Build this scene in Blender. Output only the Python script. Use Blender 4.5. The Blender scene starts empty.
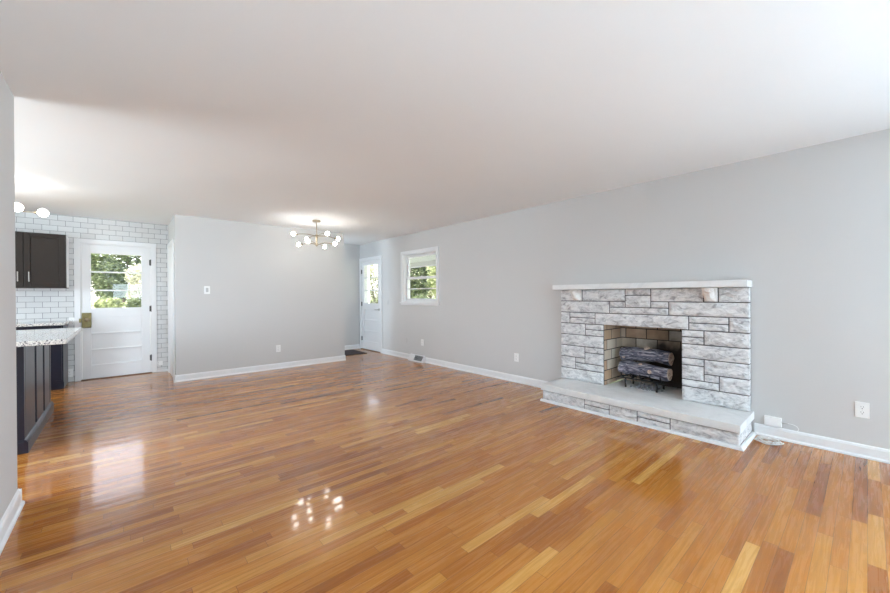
import bpy, bmesh, math, random
from mathutils import Vector, Matrix, noise
random.seed(7)
C = bpy.context.scene.collection
SC = bpy.context.scene

# ------------------------------------------------------------------ camera
F, YAW, PITCH, ROLL, HC = 368.658, 0.7177, -0.0034, -0.0052, 1.243
cam_d = bpy.data.cameras.new('camera'); cam = bpy.data.objects.new('camera', cam_d); C.objects.link(cam)
cam_d.sensor_fit = 'HORIZONTAL'; cam_d.sensor_width = 36.0; cam_d.lens = 36.0*F/890.0; cam_d.clip_start = 0.05
cy, sy, cp, sp = math.cos(YAW), math.sin(YAW), math.cos(PITCH), math.sin(PITCH)
fw = Vector((sy*cp, cy*cp, sp)); rt = Vector((cy, -sy, 0)); up = rt.cross(fw)
cr, sr = math.cos(ROLL), math.sin(ROLL)
r2 = cr*rt + sr*up; u2 = -sr*rt + cr*up
m = Matrix((r2, u2, -fw)).transposed().to_4x4(); m.translation = Vector((0, 0, HC))
cam.matrix_world = m
SC.camera = cam

# ------------------------------------------------------------------ light
SC.view_settings.view_transform = 'Standard'; SC.view_settings.look = 'None'
SC.view_settings.gamma = 1; SC.view_settings.use_curve_mapping = False
SC.view_settings.exposure = 0.27
SC.cycles.use_denoising = True
SC.cycles.diffuse_bounces = 8
SC.cycles.transparent_max_bounces = 24
w = bpy.data.worlds.new('sky'); SC.world = w; w.use_nodes = True
wn = w.node_tree.nodes; bg = wn['Background']
sky = wn.new('ShaderNodeTexSky'); sky.sky_type = 'NISHITA'; sky.sun_disc = False
sky.sun_elevation = math.radians(48); sky.sun_rotation = math.radians(-80); sky.air_density = 1.0; sky.dust_density = 2.0
hz_ = wn.new('ShaderNodeMix'); hz_.data_type = 'RGBA'; hz_.inputs[0].default_value = .55   # thin bright cloud over the blue
w.node_tree.links.new(sky.outputs[0], hz_.inputs[6]); hz_.inputs[7].default_value = (3.4, 3.3, 3.1, 1)
w.node_tree.links.new(hz_.outputs[2], bg.inputs[0]); bg.inputs[1].default_value = 0.9
sd = bpy.data.lights.new('sun', 'SUN'); sd.energy = 12; sd.angle = math.radians(2); sd.color = (1, .95, .86)
so = bpy.data.objects.new('sun', sd); C.objects.link(so)
so.rotation_euler = Vector((0.55, 0.50, -0.67)).to_track_quat('-Z', 'Y').to_euler()

def area(name, loc, direction, sx, sy_, power, col=(1, 1, 1)):
    l = bpy.data.lights.new(name, 'AREA'); l.shape = 'RECTANGLE'; l.size = sx; l.size_y = sy_; l.energy = power; l.color = col
    o = bpy.data.objects.new(name, l); C.objects.link(o); o.location = loc
    o.rotation_euler = Vector(direction).to_track_quat('-Z', 'Y').to_euler(); return o
COOL = (0.68, 0.85, 1.0)
area('daylight_front_window', (.22, -6.12, 1.50), (0, 1, 0), 1.1, .62, 34, COOL)
area('added_rear_side_fill', (4.50, -4.0, 1.35), (-1, .06, 0.33), 3.4, 1.5, 590, COOL)  # main fill light, added at an unseen side window
area('added_hall_fill', (1.0, 7.32, 1.5), (1, 0, 0), .9, 1.1, 32, COOL)  # added light without a fixture, brightens the entry recess
area('added_kitchen_fill', (-3.42, 4.2, 1.5), (1, -.15, -0.08), 1.8, 1.2, 150, COOL)  # fill added at an unseen kitchen window, lifts the far walls and ceiling

# ------------------------------------------------------------------ materials
def mat(name):
    m_ = bpy.data.materials.new(name); m_.use_nodes = True
    return m_, m_.node_tree.nodes, m_.node_tree.links, m_.node_tree.nodes['Principled BSDF']
def simple(name, col, rough=.5, metal=0, spec=.5, var=.04, scale=30, bump=0, bscale=200):
    m_, n, l, p = mat(name)
    tc = n.new('ShaderNodeTexCoord'); nz = n.new('ShaderNodeTexNoise'); nz.inputs['Scale'].default_value = scale
    l.new(tc.outputs['Object'], nz.inputs['Vector'])
    mx = n.new('ShaderNodeMix'); mx.data_type = 'RGBA'
    mx.inputs[6].default_value = tuple(c*(1-var) for c in col)+(1,); mx.inputs[7].default_value = tuple(min(1, c*(1+var)) for c in col)+(1,)
    l.new(nz.outputs['Fac'], mx.inputs[0]); l.new(mx.outputs[2], p.inputs['Base Color'])
    p.inputs['Roughness'].default_value = rough; p.inputs['Metallic'].default_value = metal; p.inputs['Specular IOR Level'].default_value = spec
    if bump:
        nb = n.new('ShaderNodeTexNoise'); nb.inputs['Scale'].default_value = bscale; l.new(tc.outputs['Object'], nb.inputs['Vector'])
        b = n.new('ShaderNodeBump'); b.inputs['Strength'].default_value = bump; b.inputs['Distance'].default_value = .002
        l.new(nb.outputs['Fac'], b.inputs['Height']); l.new(b.outputs[0], p.inputs['Normal'])
    return m_
M = {}
M['wall'] = simple('grey_wall_paint', (.607, .598, .588), .75, spec=.25, var=.01, scale=2, bump=.08, bscale=120)
M['ceiling'] = simple('ceiling_paint', (.875, .90, .915), .9, spec=.1, var=.008, scale=2, bump=.06, bscale=90)
M['white'] = simple('white_trim_paint', (.80, .80, .805), .35, var=.01)
M['plastic'] = simple('white_plastic', (.86, .86, .85), .3, var=.01)
M['greyplastic'] = simple('grey_plastic', (.50, .50, .50), .4, var=.02)
M['dark'] = simple('dark_slot', (.03, .03, .03), .6)
M['brass'] = simple('aged_brass', (.36, .29, .20), .38, metal=1, var=.1)
M['oldbrass'] = simple('antique_brass', (.21, .17, .075), .42, metal=.7, var=.35, scale=60, bump=.5, bscale=300)
M['steel'] = simple('brushed_nickel', (.62, .60, .57), .3, metal=1)
M['hinge'] = simple('dark_hinge_metal', (.09, .085, .08), .45, metal=.8)
M['iron'] = simple('black_iron', (.018, .018, .02), .6, metal=.5, bump=.4)
M['navy'] = simple('near_black_cabinet_paint', (.012, .011, .020), .30, spec=.35, var=.1, scale=8)
M['espresso'] = simple('espresso_cabinet_wood', (.024, .017, .013), .42, spec=.22, var=.18, scale=9)
M['mat'] = simple('door_mat_fibre', (.05, .035, .038), .95, var=.5, scale=120, bump=.8, bscale=400)
M['lintel'] = simple('threshold_wood', (.16, .075, .035), .4, var=.2, scale=20)
M['porch'] = simple('porch_ceiling_paint', (.42, .41, .48), .7)
M['bark'] = simple('tree_bark', (.12, .09, .07), .9, var=.4, scale=10, bump=.8, bscale=20)
M['carpaint'] = simple('pale_car_paint', (.20, .28, .38), .3, var=.02)
M['carglass'] = simple('car_window', (.10, .14, .18), .08, var=.1)
M['tyre'] = simple('tyre_rubber', (.02, .02, .02), .8)
M['roofing'] = simple('roofing', (.18, .17, .17), .9)
M['cable'] = simple('white_cable', (.80, .79, .76), .4)

def nmath(n, l, op, a, b=None):
    x = n.new('ShaderNodeMath'); x.operation = op
    for i, v in enumerate((a, b)):
        if v is None: continue
        if isinstance(v, (int, float)): x.inputs[i].default_value = v
        else: l.new(v, x.inputs[i])
    return x.outputs[0]
def glass_mat():
    m_, n, l, p = mat('window_glass')
    n.remove(p); out = n['Material Output']
    tr = n.new('ShaderNodeBsdfTransparent'); tr.inputs[0].default_value = (.97, .97, .97, 1)
    gl = n.new('ShaderNodeBsdfGlossy'); gl.inputs['Roughness'].default_value = .02
    fr = n.new('ShaderNodeFresnel'); fr.inputs[0].default_value = 1.45
    nz = n.new('ShaderNodeTexNoise'); nz.inputs['Scale'].default_value = 3
    b = n.new('ShaderNodeBump'); b.inputs['Strength'].default_value = .05; l.new(nz.outputs['Fac'], b.inputs['Height']); l.new(b.outputs[0], gl.inputs['Normal'])
    mx = n.new('ShaderNodeMixShader'); g = n.new('ShaderNodeNewGeometry'); l.new(nmath(n, l, 'MULTIPLY', fr.outputs[0], nmath(n, l, 'SUBTRACT', 1.0, g.outputs['Backfacing'])), mx.inputs[0]); l.new(tr.outputs[0], mx.inputs[1]); l.new(gl.outputs[0], mx.inputs[2])
    l.new(mx.outputs[0], out.inputs[0]); return m_
M['glass'] = glass_mat()
def bulb_mat(name, s):
    m_, n, l, p = mat(name)
    p.inputs['Base Color'].default_value = (1, .97, .92, 1); p.inputs['Roughness'].default_value = .3
    nz = n.new('ShaderNodeTexNoise'); nz.inputs['Scale'].default_value = 4
    mr = n.new('ShaderNodeMapRange'); mr.inputs['To Min'].default_value = s*.95; mr.inputs['To Max'].default_value = s*1.05
    l.new(nz.outputs['Fac'], mr.inputs[0]); l.new(mr.outputs[0], p.inputs['Emission Strength'])
    p.inputs['Emission Color'].default_value = (1, .96, .90, 1); return m_
M['bulb'] = bulb_mat('lit_globe_bulb', 28)
M['bulb_soft'] = bulb_mat('lit_kitchen_bulb', 12)

def ramp(n, l, fac, stops, interp='LINEAR'):
    r = n.new('ShaderNodeValToRGB'); e = r.color_ramp; e.interpolation = interp
    while len(e.elements) < len(stops): e.elements.new(.5)
    for el, (p_, c_) in zip(e.elements, stops): el.position = p_; el.color = tuple(c_)+(1,)
    l.new(fac, r.inputs[0]); return r.outputs[0]

def floor_mat():
    m_, n, l, p = mat('oak_strip_floor')
    tc = n.new('ShaderNodeTexCoord'); sx = n.new('ShaderNodeSeparateXYZ'); l.new(tc.outputs['Object'], sx.inputs[0])
    X, Y = sx.outputs[0], sx.outputs[1]
    W = .0575
    yr = nmath(n, l, 'DIVIDE', Y, W); row = nmath(n, l, 'FLOOR', yr); fy = nmath(n, l, 'FRACT', yr)
    wn1 = n.new('ShaderNodeTexWhiteNoise'); wn1.noise_dimensions = '1D'; l.new(row, wn1.inputs['W'])
    ln = nmath(n, l, 'ADD', nmath(n, l, 'MULTIPLY', wn1.outputs['Value'], .55), .50)
    s2 = n.new('ShaderNodeSeparateColor'); l.new(wn1.outputs['Color'], s2.inputs[0])
    off = nmath(n, l, 'MULTIPLY', s2.outputs[1], 7.3)
    xr = nmath(n, l, 'DIVIDE', nmath(n, l, 'ADD', X, off), ln); col = nmath(n, l, 'FLOOR', xr); fx = nmath(n, l, 'FRACT', xr)
    cmb = n.new('ShaderNodeCombineXYZ'); l.new(row, cmb.inputs[0]); l.new(col, cmb.inputs[1])
    wn2 = n.new('ShaderNodeTexWhiteNoise'); wn2.noise_dimensions = '2D'; l.new(cmb.outputs[0], wn2.inputs['Vector'])
    base = ramp(n, l, wn2.outputs['Value'], [(0, (.28, .085, .013)), (.08, (.37, .126, .020)), (.35, (.44, .162, .026)), (.75, (.49, .192, .032)), (.94, (.55, .245, .048)), (1, (.64, .34, .09))])
    # grain
    cg = n.new('ShaderNodeCombineXYZ'); l.new(nmath(n, l, 'MULTIPLY', X, 2.2), cg.inputs[0]); l.new(nmath(n, l, 'MULTIPLY', Y, 42), cg.inputs[1])
    l.new(nmath(n, l, 'MULTIPLY', wn2.outputs['Value'], 50), cg.inputs[2])
    g = n.new('ShaderNodeTexNoise'); g.inputs['Scale'].default_value = 1.6; g.inputs['Detail'].default_value = 7; g.inputs['Roughness'].default_value = .62; g.inputs['Distortion'].default_value = .9
    l.new(cg.outputs[0], g.inputs['Vector'])
    gr = ramp(n, l, g.outputs['Fac'], [(.25, (.72, .65, .56)), (.46, (.96, .95, .94)), (.75, (1.08, 1.10, 1.12))])
    mx = n.new('ShaderNodeMix'); mx.data_type = 'RGBA'; mx.blend_type = 'MULTIPLY'; mx.inputs[0].default_value = 1
    l.new(base, mx.inputs[6]); l.new(gr, mx.inputs[7])
    # broad tone drift
    bn = n.new('ShaderNodeTexNoise'); bn.inputs['Scale'].default_value = .8; bn.inputs['Detail'].default_value = 3; l.new(tc.outputs['Object'], bn.inputs['Vector'])
    br = ramp(n, l, bn.outputs['Fac'], [(.3, (.90, .87, .84)), (.7, (1.05, 1.05, 1.05))])
    mx2 = n.new('ShaderNodeMix'); mx2.data_type = 'RGBA'; mx2.blend_type = 'MULTIPLY'; mx2.inputs[0].default_value = 1
    l.new(mx.outputs[2], mx2.inputs[6]); l.new(br, mx2.inputs[7])
    # joints
    ey = nmath(n, l, 'MINIMUM', fy, nmath(n, l, 'SUBTRACT', 1.0, fy))
    ex = nmath(n, l, 'MULTIPLY', nmath(n, l, 'MINIMUM', fx, nmath(n, l, 'SUBTRACT', 1.0, fx)), nmath(n, l, 'DIVIDE', ln, W))
    e = nmath(n, l, 'MINIMUM', ey, ex)
    jf = nmath(n, l, 'LESS_THAN', e, .019)
    mx3 = n.new('ShaderNodeMix'); mx3.data_type = 'RGBA'; l.new(nmath(n, l, 'MULTIPLY', jf, .62), mx3.inputs[0])
    l.new(mx2.outputs[2], mx3.inputs[6]); mx3.inputs[7].default_value = (.09, .035, .012, 1)
    l.new(mx3.outputs[2], p.inputs['Base Color'])
    # finish: glossy polyurethane with slight cupping of every strip
    rr = n.new('ShaderNodeMapRange'); rr.inputs['To Min'].default_value = .20; rr.inputs['To Max'].default_value = .34; l.new(g.outputs['Fac'], rr.inputs[0])
    l.new(rr.outputs[0], p.inputs['Roughness']); p.inputs['Specular IOR Level'].default_value = .12
    p.inputs['Coat Weight'].default_value = .70; p.inputs['Coat Roughness'].default_value = .07; p.inputs['Coat IOR'].default_value = 1.6
    s3 = n.new('ShaderNodeSeparateColor'); l.new(wn2.outputs['Color'], s3.inputs[0])
    geo = n.new('ShaderNodeNewGeometry')
    cv = n.new('ShaderNodeCombineXYZ')
    l.new(nmath(n, l, 'MULTIPLY', nmath(n, l, 'SUBTRACT', s3.outputs[0], .5), .010), cv.inputs[0])
    l.new(nmath(n, l, 'ADD', nmath(n, l, 'MULTIPLY', nmath(n, l, 'SUBTRACT', s3.outputs[1], .5), .017), nmath(n, l, 'MULTIPLY', nmath(n, l, 'SUBTRACT', fy, .5), .013)), cv.inputs[1])
    va = n.new('ShaderNodeVectorMath'); va.operation = 'ADD'; l.new(geo.outputs['Normal'], va.inputs[0]); l.new(cv.outputs[0], va.inputs[1])
    vn = n.new('ShaderNodeVectorMath'); vn.operation = 'NORMALIZE'; l.new(va.outputs[0], vn.inputs[0])
    bp = n.new('ShaderNodeBump'); bp.inputs['Strength'].default_value = .08; bp.inputs['Distance'].default_value = .002
    l.new(nmath(n, l, 'MULTIPLY', g.outputs['Fac'], .5), bp.inputs['Height']); l.new(vn.outputs[0], bp.inputs['Normal'])
    l.new(bp.outputs[0], p.inputs['Normal']); l.new(bp.outputs[0], p.inputs['Coat Normal'])
    return m_
M['floor'] = floor_mat()

def tile_mat():
    m_, n, l, p = mat('white_subway_tile')
    tc = n.new('ShaderNodeTexCoord'); sx = n.new('ShaderNodeSeparateXYZ'); l.new(tc.outputs['Object'], sx.inputs[0])
    cb = n.new('ShaderNodeCombineXYZ'); l.new(sx.outputs[0], cb.inputs[0]); l.new(sx.outputs[2], cb.inputs[1])
    b = n.new('ShaderNodeTexBrick'); b.offset = .5; b.inputs['Scale'].default_value = 1
    b.inputs['Brick Width'].default_value = .157; b.inputs['Row Height'].default_value = .0785; b.inputs['Mortar Size'].default_value = .0022
    b.inputs['Mortar Smooth'].default_value = .1
    b.inputs['Color1'].default_value = (.70, .70, .695, 1); b.inputs['Color2'].default_value = (.64, .64, .635, 1); b.inputs['Mortar'].default_value = (.17, .17, .18, 1)
    l.new(cb.outputs[0], b.inputs['Vector']); l.new(b.outputs['Color'], p.inputs['Base Color'])
    p.inputs['Roughness'].default_value = .16
    bp = n.new('ShaderNodeBump'); bp.invert = True; bp.inputs['Strength'].default_value = .5; bp.inputs['Distance'].default_value = .002
    l.new(b.outputs['Fac'], bp.inputs['Height']); l.new(bp.outputs[0], p.inputs['Normal'])
    return m_
M['tile'] = tile_mat()

def stone_mat(name, lo, mid, hi, sc=9, bump=.6, strong=1.0):
    m_, n, l, p = mat(name)
    tc = n.new('ShaderNodeTexCoord'); mp = n.new('ShaderNodeMapping'); mp.inputs['Rotation'].default_value = (.5, .2, .3)
    mp.inputs['Scale'].default_value = (1, .75, 1.5)
    l.new(tc.outputs['Object'], mp.inputs[0])
    nz = n.new('ShaderNodeTexNoise'); nz.inputs['Scale'].default_value = sc; nz.inputs['Detail'].default_value = 9; nz.inputs['Roughness'].default_value = .7; nz.inputs['Distortion'].default_value = 1.6*strong
    l.new(mp.outputs[0], nz.inputs['Vector'])
    c = ramp(n, l, nz.outputs['Fac'], [(.36, lo), (.46, mid), (.58, hi)])
    l.new(c, p.inputs['Base Color']); p.inputs['Roughness'].default_value = .75
    nb = n.new('ShaderNodeTexNoise'); nb.inputs['Scale'].default_value = sc*4; nb.inputs['Detail'].default_value = 6; l.new(mp.outputs[0], nb.inputs['Vector'])
    bp = n.new('ShaderNodeBump'); bp.inputs['Strength'].default_value = bump; bp.inputs['Distance'].default_value = .006
    l.new(nb.outputs['Fac'], bp.inputs['Height']); l.new(bp.outputs[0], p.inputs['Normal']); return m_
M['stone'] = stone_mat('split_face_stone', (.36, .36, .37), (.62, .62, .63), (.80, .80, .80), sc=15, strong=.5, bump=.8)
M['slab'] = stone_mat('smooth_pale_stone_slab', (.70, .70, .70), (.77, .77, .765), (.81, .81, .805), sc=3.5, bump=.1, strong=1)
M['mortar'] = simple('dark_mortar', (.085, .08, .082), .9, var=.2, scale=60)
M['cornerstone'] = stone_mat('corbel_stone', (.66, .60, .54), (.80, .77, .74), (.86, .85, .83), sc=16, bump=.8, strong=.3)
def soot_brick():
    m_, n, l, p = mat('sooty_firebrick')
    tc = n.new('ShaderNodeTexCoord'); sx = n.new('ShaderNodeSeparateXYZ'); l.new(tc.outputs['Object'], sx.inputs[0])
    cb = n.new('ShaderNodeCombineXYZ')
    l.new(nmath(n, l, 'ADD', nmath(n, l, 'ADD', sx.outputs[0], sx.outputs[1]), .139), cb.inputs[0]); l.new(nmath(n, l, 'SUBTRACT', sx.outputs[2], .018), cb.inputs[1])
    b = n.new('ShaderNodeTexBrick'); b.offset = .5; b.inputs['Scale'].default_value = 1
    b.inputs['Brick Width'].default_value = .235; b.inputs['Row Height'].default_value = .1165; b.inputs['Mortar Size'].default_value = .005
    b.inputs['Color1'].default_value = (.72, .66, .56, 1); b.inputs['Color2'].default_value = (.50, .28, .14, 1); b.inputs['Mortar'].default_value = (.05, .04, .035, 1)
    l.new(cb.outputs[0], b.inputs['Vector'])
    nz = n.new('ShaderNodeTexNoise'); nz.inputs['Scale'].default_value = 5; nz.inputs['Detail'].default_value = 4; l.new(tc.outputs['Object'], nz.inputs['Vector'])
    # soot stain around where the fire burned (centre low of the back, right side)
    vd = n.new('ShaderNodeVectorMath'); vd.operation = 'DISTANCE'; l.new(tc.outputs['Object'], vd.inputs[0]); vd.inputs[1].default_value = (4.62, 1.42, .38)
    s = nmath(n, l, 'ADD', nmath(n, l, 'SUBTRACT', .60, vd.outputs['Value']), nmath(n, l, 'MULTIPLY', nmath(n, l, 'SUBTRACT', nz.outputs['Fac'], .5), .5))
    sf = n.new('ShaderNodeMapRange'); sf.inputs['From Min'].default_value = 0; sf.inputs['From Max'].default_value = .34; l.new(s, sf.inputs[0])
    mx = n.new('ShaderNodeMix'); mx.data_type = 'RGBA'; l.new(sf.outputs[0], mx.inputs[0]); l.new(b.outputs['Color'], mx.inputs[6]); mx.inputs[7].default_value = (.035, .022, .016, 1)
    l.new(mx.outputs[2], p.inputs['Base Color']); p.inputs['Roughness'].default_value = .9; return m_
M['brick'] = soot_brick()
def log_mat():
    m_, n, l, p = mat('charred_log_bark')
    tc = n.new('ShaderNodeTexCoord'); mp = n.new('ShaderNodeMapping'); mp.inputs['Scale'].default_value = (9, 70, 70)
    l.new(tc.outputs['Object'], mp.inputs[0])
    nz = n.new('ShaderNodeTexNoise'); nz.inputs['Scale'].default_value = 1; nz.inputs['Detail'].default_value = 5; nz.inputs['Distortion'].default_value = .8; l.new(mp.outputs[0], nz.inputs['Vector'])
    c = ramp(n, l, nz.outputs['Fac'], [(.38, (.035, .036, .055)), (.52, (.15, .15, .20)), (.66, (.46, .43, .45))])
    l.new(c, p.inputs['Base Color']); p.inputs['Roughness'].default_value = .85
    bp = n.new('ShaderNodeBump'); bp.inputs['Strength'].default_value = .9; bp.inputs['Distance'].default_value = .008
    l.new(nz.outputs['Fac'], bp.inputs['Height']); l.new(bp.outputs[0], p.inputs['Normal']); return m_
M['log'] = log_mat()
M['logend'] = stone_mat('cut_log_end', (.25, .15, .12), (.52, .38, .30), (.66, .54, .44), sc=30, bump=.5)
M['cinder'] = stone_mat('lava_cinder', (.05, .05, .06), (.2, .2, .22), (.5, .5, .52), sc=40)
def granite():
    m_, n, l, p = mat('speckled_granite')
    tc = n.new('ShaderNodeTexCoord'); v = n.new('ShaderNodeTexVoronoi'); v.inputs['Scale'].default_value = 150; l.new(tc.outputs['Object'], v.inputs['Vector'])
    s = n.new('ShaderNodeSeparateColor'); l.new(v.outputs['Color'], s.inputs[0])
    c = ramp(n, l, s.outputs[0], [(0, (.10, .09, .10)), (.16, (.33, .31, .32)), (.32, (.62, .59, .54)), (.7, (.74, .71, .66)), (1, (.82, .80, .77))], 'CONSTANT')
    l.new(c, p.inputs['Base Color']); p.inputs['Roughness'].default_value = .08; p.inputs['Specular IOR Level'].default_value = .6; return m_
M['granite'] = granite()
def leaf_mat(name, a, b):
    m_, n, l, p = mat(name)
    tc = n.new('ShaderNodeTexCoord'); nz = n.new('ShaderNodeTexNoise'); nz.inputs['Scale'].default_value = 3.5; nz.inputs['Detail'].default_value = 5; l.new(tc.outputs['Object'], nz.inputs['Vector'])
    c = ramp(n, l, nz.outputs['Fac'], [(.35, a), (.65, b)]); l.new(c, p.inputs['Base Color']); p.inputs['Roughness'].default_value = .5
    p.inputs['Subsurface Weight'].default_value = 0
    tr = n.new('ShaderNodeBsdfTranslucent'); l.new(c, tr.inputs[0]); ms = n.new('ShaderNodeMixShader'); ms.inputs[0].default_value = .35
    l.new(p.outputs[0], ms.inputs[1]); l.new(tr.outputs[0], ms.inputs[2]); l.new(ms.outputs[0], n['Material Output'].inputs[0]); return m_
M['leaf'] = leaf_mat('leaves_mid_green', (.13, .17, .08), (.50, .54, .30))
M['leafdark'] = leaf_mat('leaves_dark_green', (.045, .065, .035), (.22, .27, .14))
M['leafpale'] = leaf_mat('leaves_pale', (.32, .33, .22), (.78, .77, .66))
M['lawn'] = simple('lawn_grass', (.36, .42, .20), .9, var=.3, scale=4, bump=.8, bscale=60)

# ------------------------------------------------------------------ mesh helpers
def link(name, bm, material, parent=None, smooth=False, bevel=0, seg=2):
    me = bpy.data.meshes.new(name); bmesh.ops.recalc_face_normals(bm, faces=bm.faces); bm.to_mesh(me); bm.free()
    for mm in (material if isinstance(material, (list, tuple)) else [material]): me.materials.append(mm)
    if smooth:
        for p_ in me.polygons: p_.use_smooth = True
    o = bpy.data.objects.new(name, me); C.objects.link(o)
    if parent: o.parent = parent; o.matrix_parent_inverse = Matrix.Identity(4); 
    if bevel:
        b = o.modifiers.new('bevel', 'BEVEL'); b.width = bevel; b.segments = seg; b.limit_method = 'ANGLE'
    return o
def loc(o, parent):
    """put a mesh built in world coordinates under a parent Empty"""
    o.parent = parent; o.matrix_parent_inverse = Matrix.Translation(-Vector(parent.location)) if parent.type == 'EMPTY' and not parent.rotation_euler.z else parent.matrix_world.inverted()
def box(bm, a, b):
    x0, x1 = sorted((a[0], b[0])); y0, y1 = sorted((a[1], b[1])); z0, z1 = sorted((a[2], b[2]))
    v = [bm.verts.new((x, y, z)) for x in (x0, x1) for y in (y0, y1) for z in (z0, z1)]
    for f in ((0, 1, 3, 2), (4, 6, 7, 5), (0, 4, 5, 1), (2, 3, 7, 6), (0, 2, 6, 4), (1, 5, 7, 3)): bm.faces.new([v[i] for i in f])
    return v
def BX(*bs):
    bm = bmesh.new()
    for a, b in bs: box(bm, a, b)
    return bm
def cyl(bm, p0, p1, r0, r1=None, seg=20, caps=True):
    r1 = r0 if r1 is None else r1
    p0, p1 = Vector(p0), Vector(p1); d = (p1-p0).normalized()
    q = d.to_track_quat('Z', 'Y'); rings = []
    for p_, r in ((p0, r0), (p1, r1)):
        rings.append([bm.verts.new(p_+q @ Vector((r*math.cos(t), r*math.sin(t), 0))) for t in [2*math.pi*i/seg for i in range(seg)]])
    for i in range(seg): bm.faces.new((rings[0][i], rings[0][(i+1) % seg], rings[1][(i+1) % seg], rings[1][i]))
    if caps: bm.faces.new(rings[0][::-1]); bm.faces.new(rings[1])
def tube(bm, pts, r, seg=8, caps=True):
    pts = [Vector(p_) for p_ in pts]; rings = []
    for i, p_ in enumerate(pts):
        d = (pts[min(i+1, len(pts)-1)]-pts[max(i-1, 0)]).normalized(); q = d.to_track_quat('Z', 'Y')
        rings.append([bm.verts.new(p_+q @ Vector((r*math.cos(2*math.pi*k/seg), r*math.sin(2*math.pi*k/seg), 0))) for k in range(seg)])
    for a, b in zip(rings, rings[1:]):
        # match nearest start to avoid twisting
        s = min(range(seg), key=lambda k: (a[0].co-b[k].co).length)
        for i in range(seg): bm.faces.new((a[i], a[(i+1) % seg], b[(i+1+s) % seg], b[(i+s) % seg]))
        b[:] = b[s:]+b[:s]
    if caps: bm.faces.new(rings[0][::-1]); bm.faces.new(rings[-1])
def sphere(bm, c, r, u=24, v=14, sz=1.0):
    m_ = Matrix.Translation(Vector(c)) @ Matrix.Diagonal((r, r, r*sz, 1))
    bmesh.ops.create_uvsphere(bm, u_segments=u, v_segments=v, radius=1, matrix=m_)
def prism(bm, prof, axis, a, b):
    """extrude a 2D profile along axis 'x' or 'y' ; profile pairs are the other two coordinates"""
    def P(t, q): return (t, q[0], q[1]) if axis == 'x' else (q[0], t, q[1])
    A = [bm.verts.new(P(a, q)) for q in prof]; B = [bm.verts.new(P(b, q)) for q in prof]
    k = len(prof)
    for i in range(k): bm.faces.new((A[i], A[(i+1) % k], B[(i+1) % k], B[i]))
    bm.faces.new(A[::-1]); bm.faces.new(B)
def empty(name, at, label=None, cat=None, group=None, kind=None):
    o = bpy.data.objects.new(name, None); C.objects.link(o); o.location = at; o.empty_display_size = .1
    tag(o, label, cat, group, kind); return o
def tag(o, label=None, cat=None, group=None, kind=None):
    if label: o['label'] = label
    if cat: o['category'] = cat
    if group: o['group'] = group
    if kind: o['kind'] = kind
    return o
def struct(name, bm, m_, label=None, cat=None, bevel=0, **k):
    o = link(name, bm, m_, bevel=bevel, **k); tag(o, label, cat, kind='structure'); return o
def part(name, bm, m_, parent, label=None, **k):
    o = link(name, bm, m_, **k); loc(o, parent)
    if label: o['label'] = label
    return o
def sub(name, bm, m_, parent, root, label=None, **k):
    """sub-part: built in world coordinates, parented to a part that itself hangs under root"""
    o = link(name, bm, m_, **k); o.parent = parent; o.matrix_parent_inverse = Matrix.Identity(4)
    if label: o['label'] = label
    return o

H = 2.44; XR = 4.215; YC = 6.625; YK = 7.70; YH = 7.89; XC0 = .572; XC1 = 3.21; XL = -.482
XB, YB = -3.3, -6.0          # unseen left and rear limits

# ------------------------------------------------------------------ shell
struct('floor', BX(((XB-.15, -1.2, -.12), (XR+.0, YH+.0, 0))), M['floor'], 'glossy honey oak strip floor running through the whole room', 'floor')
struct('floor_rear', BX(((XB-.15, YB-.15, -.12), (XR, -1.2, 0))), M['greyplastic'])  # unseen rear floor, made grey to keep bounce light neutral
struct('ceiling', BX(((XB-.15, YB-.15, H), (XR+.35, YH+.2, H+.18))), M['ceiling'], 'plain white flat ceiling over the whole room', 'ceiling')
# right wall with openings: firebox, window, front door
WY0, WY1, WZ0, WZ1 = 5.05, 6.095, 1.115, 2.05
DY0, DY1, DZ = 6.955, 7.80, 2.045
FY0, FY1, FZ0, FZ1 = 1.205, 1.985, .20, .895
GY0, GY1, GZ = 1.165, 2.025, .97
XW = XR+.16
RW = (-5.80, -2.20, .55, 2.15)
bm = BX(((XR, YB-.15, 0), (XW, RW[0], H)), ((XR, RW[0], 0), (XW, RW[1], RW[2])), ((XR, RW[0], RW[3]), (XW, RW[1], H)), ((XR, RW[1], 0), (XW, GY0, H)), ((XR, GY0, GZ), (XW, GY1, H)), ((XR, GY0, 0), (XW, GY1, .10)), ((XR, GY1, 0), (XW, WY0, H)),
        ((XR, WY0, 0), (XW, WY1, WZ0)), ((XR, WY0, WZ1), (XW, WY1, H)), ((XR, WY1, 0), (XW, DY0, H)), ((XR, DY0, DZ), (XW, DY1, H)), ((XR, DY1, 0), (XW, YH+.2, H)))
struct('wall_right', bm, M['wall'], 'long light grey wall behind the stone fireplace', 'wall')
struct('wall_center', BX(((XC0, YC, 0), (XC1, YC+.12, H))), M['wall'], 'light grey partition wall facing the room behind the chandelier', 'wall')
struct('wall_back', BX(((XC0+.12, YH, 0), (XR, YH+.15, H))), M['wall'], 'short grey wall at the end of the entry recess', 'wall')
struct('wall_side', BX(((XC0, YC+.12, 0), (XC0+.12, YH+.15, H))), M['wall'], 'narrow grey return wall right of the kitchen door', 'wall')
KD0, KD1, KDZ = -.478, .348, 2.05
struct('wall_kitchen', BX(((XB-.15, YK, 0), (KD0, YK+.15, H)), ((KD0, YK, KDZ), (KD1, YK+.15, H)), ((KD1, YK, 0), (XC0, YK+.15, H))), M['tile'], 'kitchen wall of white subway tile with dark grout', 'wall')
struct('wall_left', BX(((XL-.12, YB, 0), (XL, 3.335, H))), M['wall'], 'light grey wall end at the left edge, nearest the camera', 'wall')
KW = (3.25, 5.15, .90, 2.12)
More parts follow.
